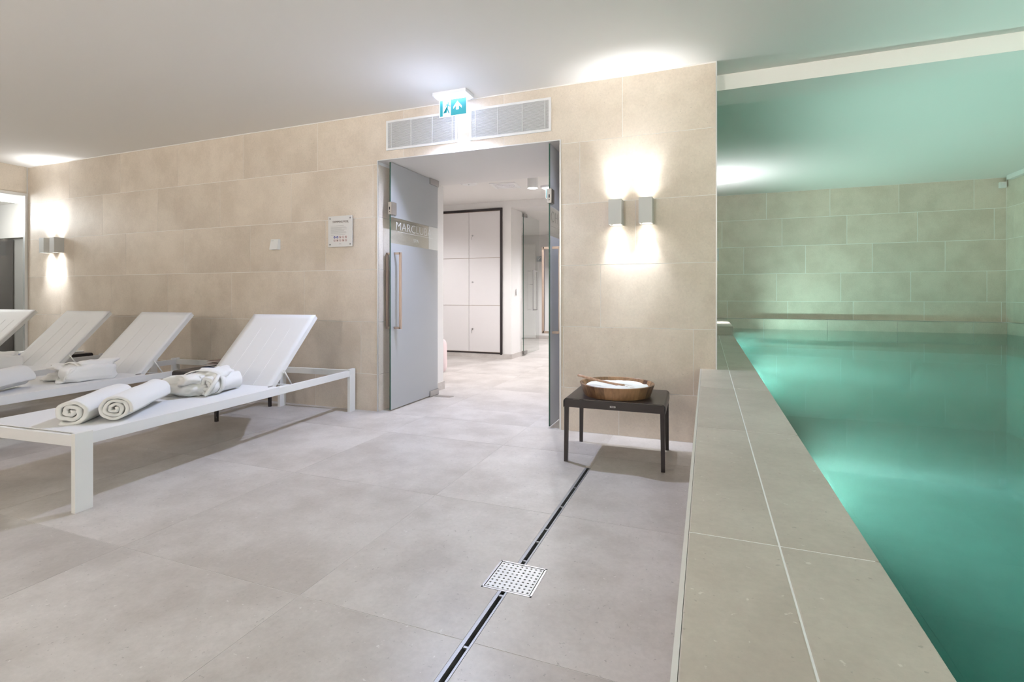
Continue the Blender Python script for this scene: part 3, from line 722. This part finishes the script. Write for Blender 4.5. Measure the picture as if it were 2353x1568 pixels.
def lump(bm, c, s, seed, amp=.012, e=.7, nu=40, nv=24, fold=0., rz=0.):
    """soft folded cloth mass: superellipsoid with creases, flat underside"""
    rows = []
    cr, sr = math.cos(rz), math.sin(rz)
    def sp(v, p): return math.copysign(abs(v) ** p, v)
    for j in range(nv + 1):
        ph = -PI / 2 + PI * j / nv; row = []
        for i in range(nu):
            th = 2 * PI * i / nu
            x = sp(math.cos(ph), e) * sp(math.cos(th), e); y = sp(math.cos(ph), e) * sp(math.sin(th), e); z = sp(math.sin(ph), e)
            p = Vector((x * s[0], y * s[1], z * s[2]))
            nn = noise.fractal(Vector((p.x * 9 + seed, p.y * 9, p.z * 14)), 1., 2., 3)
            cr_ = (1 - abs(noise.noise(Vector((p.x * 5 + seed, p.y * 16 + p.x * 7, p.z * 22 + seed))) * 2.2)) * fold
            k = 1 + (nn * amp + cr_ * .5 * amp) / max(.02, min(s))
            p = Vector((p.x * k, p.y * k, p.z * k)); p.z = max(p.z, -s[2])
            row.append(bm.verts.new((c[0] + p.x * cr - p.y * sr, c[1] + p.x * sr + p.y * cr, c[2] + p.z + s[2])))
        rows.append(row)
    for a, b in zip(rows, rows[1:]):
        for k in range(nu):
            f = (a[k], a[(k + 1) % nu], b[(k + 1) % nu], b[k])
            try: bm.faces.new(f)
            except ValueError: pass
def smooth_obj(name, bm, m, par, sub=0, loc=(0, 0, 0), rot=None):
    bmesh.ops.remove_doubles(bm, verts=list(bm.verts), dist=.0004)
    me = fin(bm, name, smooth=True); o = link(name, me, m, par, loc, rot)
    if sub: s_ = o.modifiers.new('s', 'SUBSURF'); s_.levels = sub; s_.render_levels = sub
    return o
def towel(x, y, ang, Rad, Ln, seed, label, group, sq=.86, turns=3.3, dz=0):
    t = thing('rolled_towel', label, 'towel', (x, y, TOPZ + dz), ang, group)
    bm = bmesh.new(); roll_mesh(bm, Rad, Ln, turns, seed, sq); smooth_obj('towel_roll', bm, 'towel', t)
    return t
TG = 'rolled white towels on the loungers'
towel(-2.86, 1.700, R(38), .086, .56, 1.2, 'rolled white towel at the foot of the nearest lounger, the one nearer the doorway', TG)
towel(-2.995, 1.575, R(38), .090, .56, 5.7, 'rolled white towel at the foot of the nearest lounger, the one further from the doorway', TG, .80, 2.6)
towel(-4.37, 1.78, R(35), .098, .42, 8.1, 'rolled white towel at the left photo edge on the second lounger', TG)
def robe(x, y, ang, seed, label, style):
    t = thing('folded_robe', label, 'bathrobe', (x, y, TOPZ), ang, 'folded white bathrobes on the loungers')
    bm = bmesh.new()
    if style == 0:      # rolled robe: a roll in front, sleeves folded behind it
        roll_mesh(bm, .082, .30, 1.9, seed, .9, .026, .90, 120, 12, (0, 0, 0), .009)
        lump(bm, (-.17, .10, 0), (.135, .155, .040), seed, .014, .62, 48, 24, 1.)
        lump(bm, (-.15, .11, .06), (.125, .14, .030), seed + 3, .016, .7, 48, 20, 1.2)
        lump(bm, (-.07, .17, .085), (.10, .13, .030), seed + 7, .014, .8, 40, 18, 1.)
    else:               # squarer folded bundle
        lump(bm, (.0, .16, 0), (.085, .185, .068), seed, .010, .50, 48, 26, .5)
        lump(bm, (-.15, .13, 0), (.14, .165, .034), seed + 2, .018, .62, 48, 24, 1.3)
        lump(bm, (-.16, .12, .055), (.125, .15, .034), seed + 5, .018, .7, 48, 22, 1.3)
        lump(bm, (-.05, .20, .10), (.10, .14, .028), seed + 9, .014, .75, 40, 18, 1.)
    smooth_obj('robe_body', bm, 'robe', t)
    # belt tied round the bundle: flat band following an oval in the x/z plane
    bm = bmesh.new(); N_ = 40; rr = []
    for k in range(N_):
        a = 2 * PI * k / N_; ca, sa = math.cos(a), math.sin(a)
        px_ = -.100 + .172 * math.copysign(abs(ca) ** .75, ca); pz_ = max(.003, .070 + .076 * math.copysign(abs(sa) ** .8, sa))
        if ca < 0: pz_ = max(.003, pz_ * (.74 + .26 * (1 + ca)))
        yy = .07 + .05 * (px_ + .1) + .004 * math.sin(3 * a)
        rr.append([bm.verts.new((px_ + .004 * dx_, yy + dy_, pz_ + dz_)) for dy_, dx_, dz_ in ((-.019, 0, 0), (.019, 0, 0), (.019, ca * 1.6, sa * .007), (-.019, ca * 1.6, sa * .007))])
    for k in range(N_):
        a, b = rr[k], rr[(k + 1) % N_]
        for q in range(4): bm.faces.new((a[q], a[(q + 1) % 4], b[(q + 1) % 4], b[q]))
    smooth_obj('belt', bm, 'robe', t)
    tube('belt_end', [(.055, .055, .12), (.072, .015, .10), (.060, -.012, .06), (.030, -.020, .02), (.020, -.030, .012)], [.012, .013, .013, .014, .010], 'robe', t, 8)
    t.scale = (.88, .9, .94) if style else (.92, 1.0, 1.06)
    return t
robe(-3.035, 2.345, R(13), 2.0, 'rolled white bathrobe lying in front of the nearest lounger backrest', 0)
robe(-4.47, 2.33, R(-10), 11., 'folded white bathrobe on the second lounger, tied with its belt', 1)
robe(-5.80, 2.36, R(5), 23., 'folded white bathrobe on the third lounger at the photo edge', 1)

# ------------------------------------------------------------------ black side tables
TH = .39
def make_table():
    t = thing('side_table', '', 'side table', group='black metal side tables')
    W_, Dp = .30, .235
    # folded sheet top, rounded at the two long sides
    bm = bmesh.new(); pr = []
    for k in range(7):
        a = PI - PI / 2 * k / 6; pr.append((-W_ + .022 + .022 * math.cos(a), TH - .022 + .022 * math.sin(a)))
    pr += [(-q[0], q[1]) for q in pr[::-1]]
    pr = [(-W_, TH - .055)] + pr + [(W_, TH - .055)]
    a_ = [bm.verts.new((x, -Dp, z)) for x, z in pr]; b_ = [bm.verts.new((x, Dp, z)) for x, z in pr]
    for i in range(len(pr) - 1): bm.faces.new((a_[i], a_[i + 1], b_[i + 1], b_[i]))
    o = link('table_top', fin(bm, 'table_top', smooth=False), 'black', t); s_ = o.modifiers.new('t', 'SOLIDIFY'); s_.thickness = .003; s_.offset = -1 
    for y in (-Dp + .004, Dp - .012): box('apron', (-W_ + .006, W_ - .006, y, y + .008, TH - .055, TH - .006), 'black', t, bevel=.001)
    for sx in (-1, 1):
        for sy in (-1, 1):
            bm = bmesh.new(); xa, ya_ = sx * (W_ - .018), sy * (Dp - .018)
            m0 = [(-.013, -.013), (.013, -.013), (.013, .013), (-.013, .013)]
            lo_ = [bm.verts.new((xa + .004 * sx + p * .85, ya_ + .004 * sy + q * .85, 0)) for p, q in m0]; hi = [bm.verts.new((xa + p, ya_ + q, TH - .012)) for p, q in m0]
            bm.faces.new(lo_[::-1]); bm.faces.new(hi)
            for k in range(4): bm.faces.new((lo_[k], lo_[(k + 1) % 4], hi[(k + 1) % 4], hi[k]))
            link('leg', fin(bm, 'leg', .002), 'black', t)
    bm = bmesh.new(); bm_box(bm, -.016, .016, -.001, .0, -.005, .005); 
    link('badge', fin(bm, 'badge'), 'plate', t, (0, -Dp - .0, TH - .034))
    bm = bmesh.new(); bm_box(bm, -.0125, .0125, -.0015, .0, -.0028, .0028); link('badge', fin(bm, 'badge'), 'black', t, (0, -Dp - .0, TH - .034))
    return t
tb = make_table(); TABS = [(-.527, 3.245, R(1.2), 'black metal side table holding the wooden bowl, below the pair of wall lights'),
        (-3.925, 3.215, R(94), 'black metal side table with magazines between the two nearest loungers'),
        (-6.48, 3.20, R(94), 'black metal side table with magazines between the two far loungers')]
for i, (x, y, a, lab) in enumerate(TABS):
    o = tb if i == 0 else copy_tree(tb); o.location = (x, y, 0); o.rotation_euler = (0, 0, a); o['label'] = lab

# ------------------------------------------------------------------ magazines
def magazine(x, y, z, a, cov, seed, label, bend=.010):
    t = thing('magazine', label, 'magazine', (x, y, z), a, 'magazines on the side tables')
    def sheet(nm, dz, th, m, inset):
        bm = bmesh.new(); nx_, ny_ = 12, 6; W2, H2 = .105 - inset, .145 - inset; lay = []
        for q in (0, 1):
            lay.append([[bm.verts.new((-W2 + 2 * W2 * i / nx_, -H2 + 2 * H2 * j / ny_, dz + q * th + bend * (.5 - .5 * math.cos(2 * PI * i / nx_ + seed)) * (i / nx_))) for i in range(nx_ + 1)] for j in range(ny_ + 1)])
        for q in (0, 1):
            for j in range(ny_):
                for i in range(nx_):
                    f = (lay[q][j][i], lay[q][j][i + 1], lay[q][j + 1][i + 1], lay[q][j + 1][i]); bm.faces.new(f if q else f[::-1])
        bd = [(0, i) for i in range(nx_)] + [(j, nx_) for j in range(ny_)] + [(ny_, nx_ - i) for i in range(nx_)] + [(ny_ - j, 0) for j in range(ny_)]
        for k in range(len(bd)):
            (j0, i0), (j1, i1) = bd[k], bd[(k + 1) % len(bd)]
            bm.faces.new((lay[0][j0][i0], lay[0][j1][i1], lay[1][j1][i1], lay[1][j0][i0]))
        link(nm, fin(bm, nm), m, t)
    sheet('pages', .0008, .0060, 'page', .002); sheet('cover', 0, .0007, cov, 0); sheet('cover', .0069, .0008, cov, 0)
LM = ['lowest magazine of the pile on the nearer side table', 'second magazine from the bottom, on the nearer side table', 'second magazine from the top, on the nearer side table', 'topmost curling magazine of the pile on the nearer side table']
for k, (dx, dy, da, cv_) in enumerate(((.02, -.03, 8, 'cov2'), (-.01, .0, -6, 'cov3'), (.03, .02, 14, 'cov1'), (.01, .03, -2, 'cov1'))):
    magazine(-3.93 + dx, 3.23 + dy, TH + .001 + k * .0155, R(94 + da), cv_, k * 1.1, LM[k], .007)
for k, (dx, dy, da, cv_) in enumerate(((.0, .02, 4, 'cov3'), (.02, -.05, -12, 'cov2'))):
    magazine(-6.48 + dx, 3.12 + dy, TH + .001 + k * .0155, R(94 + da), cv_, k * 2., ['lower magazine on the far side table', 'upper magazine on the far side table'][k], .007)

# ------------------------------------------------------------------ wooden bowl with salt and spoon
bx, by = -.535, 3.235
t = thing('wooden_bowl', 'round wooden stave bowl filled with white salt on the black side table', 'bowl', (bx, by, TH + .001))
NS = 26; H_ = .074
cu = [0.]
for k in range(NS): cu.append(cu[-1] + .7 + .6 * random.random())
an = [2 * PI * c / cu[-1] for c in cu]
for k in range(NS):
    bm = bmesh.new(); m_ = 4; prof = [(.207, 0), (.232, H_ - .002), (.230, H_), (.219, H_), (.217, H_ - .002), (.192, .008), (.190, 0)]
    rg = []
    for i in range(m_ + 1):
        a = an[k] + (an[k + 1] - an[k]) * i / m_; rg.append([bm.verts.new((r * math.cos(a), r * math.sin(a), z)) for r, z in prof])
    for p, q in zip(rg, rg[1:]):
        for i in range(len(prof)): bm.faces.new((p[i], p[(i + 1) % len(prof)], q[(i + 1) % len(prof)], q[i]))
    bm.faces.new(rg[0]); bm.faces.new(rg[-1][::-1])
    link('stave', fin(bm, 'stave'), 'bowlw', t)
disc('base', .19, .008, 'bowlw', t, (0, 0, 0), 48)
s_ = thing('salt_heap', 'heap of white bath salt inside the wooden bowl', 'salt', (bx, by, TH + .009))
bm = bmesh.new(); rows = []; nr = 22; na = 72
for i in range(nr + 1):
    r = .203 * i / nr; row = []
    for k in range(na if i else 1):
        a = 2 * PI * k / na; x, y = r * math.cos(a), r * math.sin(a)
        z = .046 + .010 * math.cos(r / .2 * PI / 2) + .008 * noise.noise(Vector((x * 14, y * 14, 0))) + .003 * noise.noise(Vector((x * 60, y * 60, 2)))
        z += .016 * max(0, .5 + x * 3 + y * 1.5) * max(0, 1 - r / .19) - .014 * math.exp(-((x + .06) ** 2 + (y + .05) ** 2) / .003)
        if i == nr: z = .032
        row.append(bm.verts.new((x, y, z)))
    rows.append(row)
for k in range(na): bm.faces.new((rows[0][0], rows[1][k], rows[1][(k + 1) % na]))
for p, q in zip(rows[1:], rows[2:]):
    for k in range(na): bm.faces.new((p[k], q[k], q[(k + 1) % na], p[(k + 1) % na]))
o = link('salt', fin(bm, 'salt', smooth=True), 'salt', s_); o['kind'] = 'stuff'
t = thing('wooden_spoon', 'wooden spoon resting on the bowl rim with its scoop in the salt', 'spoon', (bx, by, TH))
A_ = Vector((-.245, -.03, .112)); B_ = Vector((.055, -.055, .066)); d_ = (B_ - A_)
tube('handle', [A_ + d_ * k / 8 + Vector((0, 0, -.004 * math.sin(PI * k / 8))) for k in range(9)], [.008, .0085, .0085, .008, .0075, .007, .007, .008, .010], 'spoonw', t, 12)
bm = bmesh.new(); nu, nv = 20, 8; g_ = []
ex_ = d_.normalized(); ey_ = Vector((0, 0, 1)).cross(ex_).normalized(); ez_ = ex_.cross(ey_)
for j in range(nv + 1):
    r = j / nv; g_.append([bm.verts.new(B_ + ex_ * (.035 + .043 * r * math.cos(2 * PI * k / nu)) + ey_ * (.029 * r * math.sin(2 * PI * k / nu)) + ez_ * (-.012 * (1 - r * r) + .002)) for k in range(nu if j else 1)])
for k in range(nu): bm.faces.new((g_[0][0], g_[1][k], g_[1][(k + 1) % nu]))
for p, q in zip(g_[1:], g_[2:]):
    for k in range(nu): bm.faces.new((p[k], q[k], q[(k + 1) % nu], p[(k + 1) % nu]))
o = link('scoop', fin(bm, 'scoop', smooth=True), 'spoonw', t); m_ = o.modifiers.new('t', 'SOLIDIFY'); m_.thickness = .004

# ------------------------------------------------------------------ pool corner: cable trunking and sensor
tag(box('cable_trunking', (3.99, PX - .001, 4.3, 9.29, 2.665, PZ - .001), 'white', bevel=.003), 'white trunking running along the top of the right pool wall', 'trunking')
t = thing('corner_sensor', 'small white box on the far pool wall under the ceiling corner', 'sensor', (3.966, FY, 2.575))
box('body', (0, .075, -.055, 0, 0, .085), 'white', t, bevel=.008); box('lens', (.02, .055, -.058, -.054, .015, .07), 'vent', t)
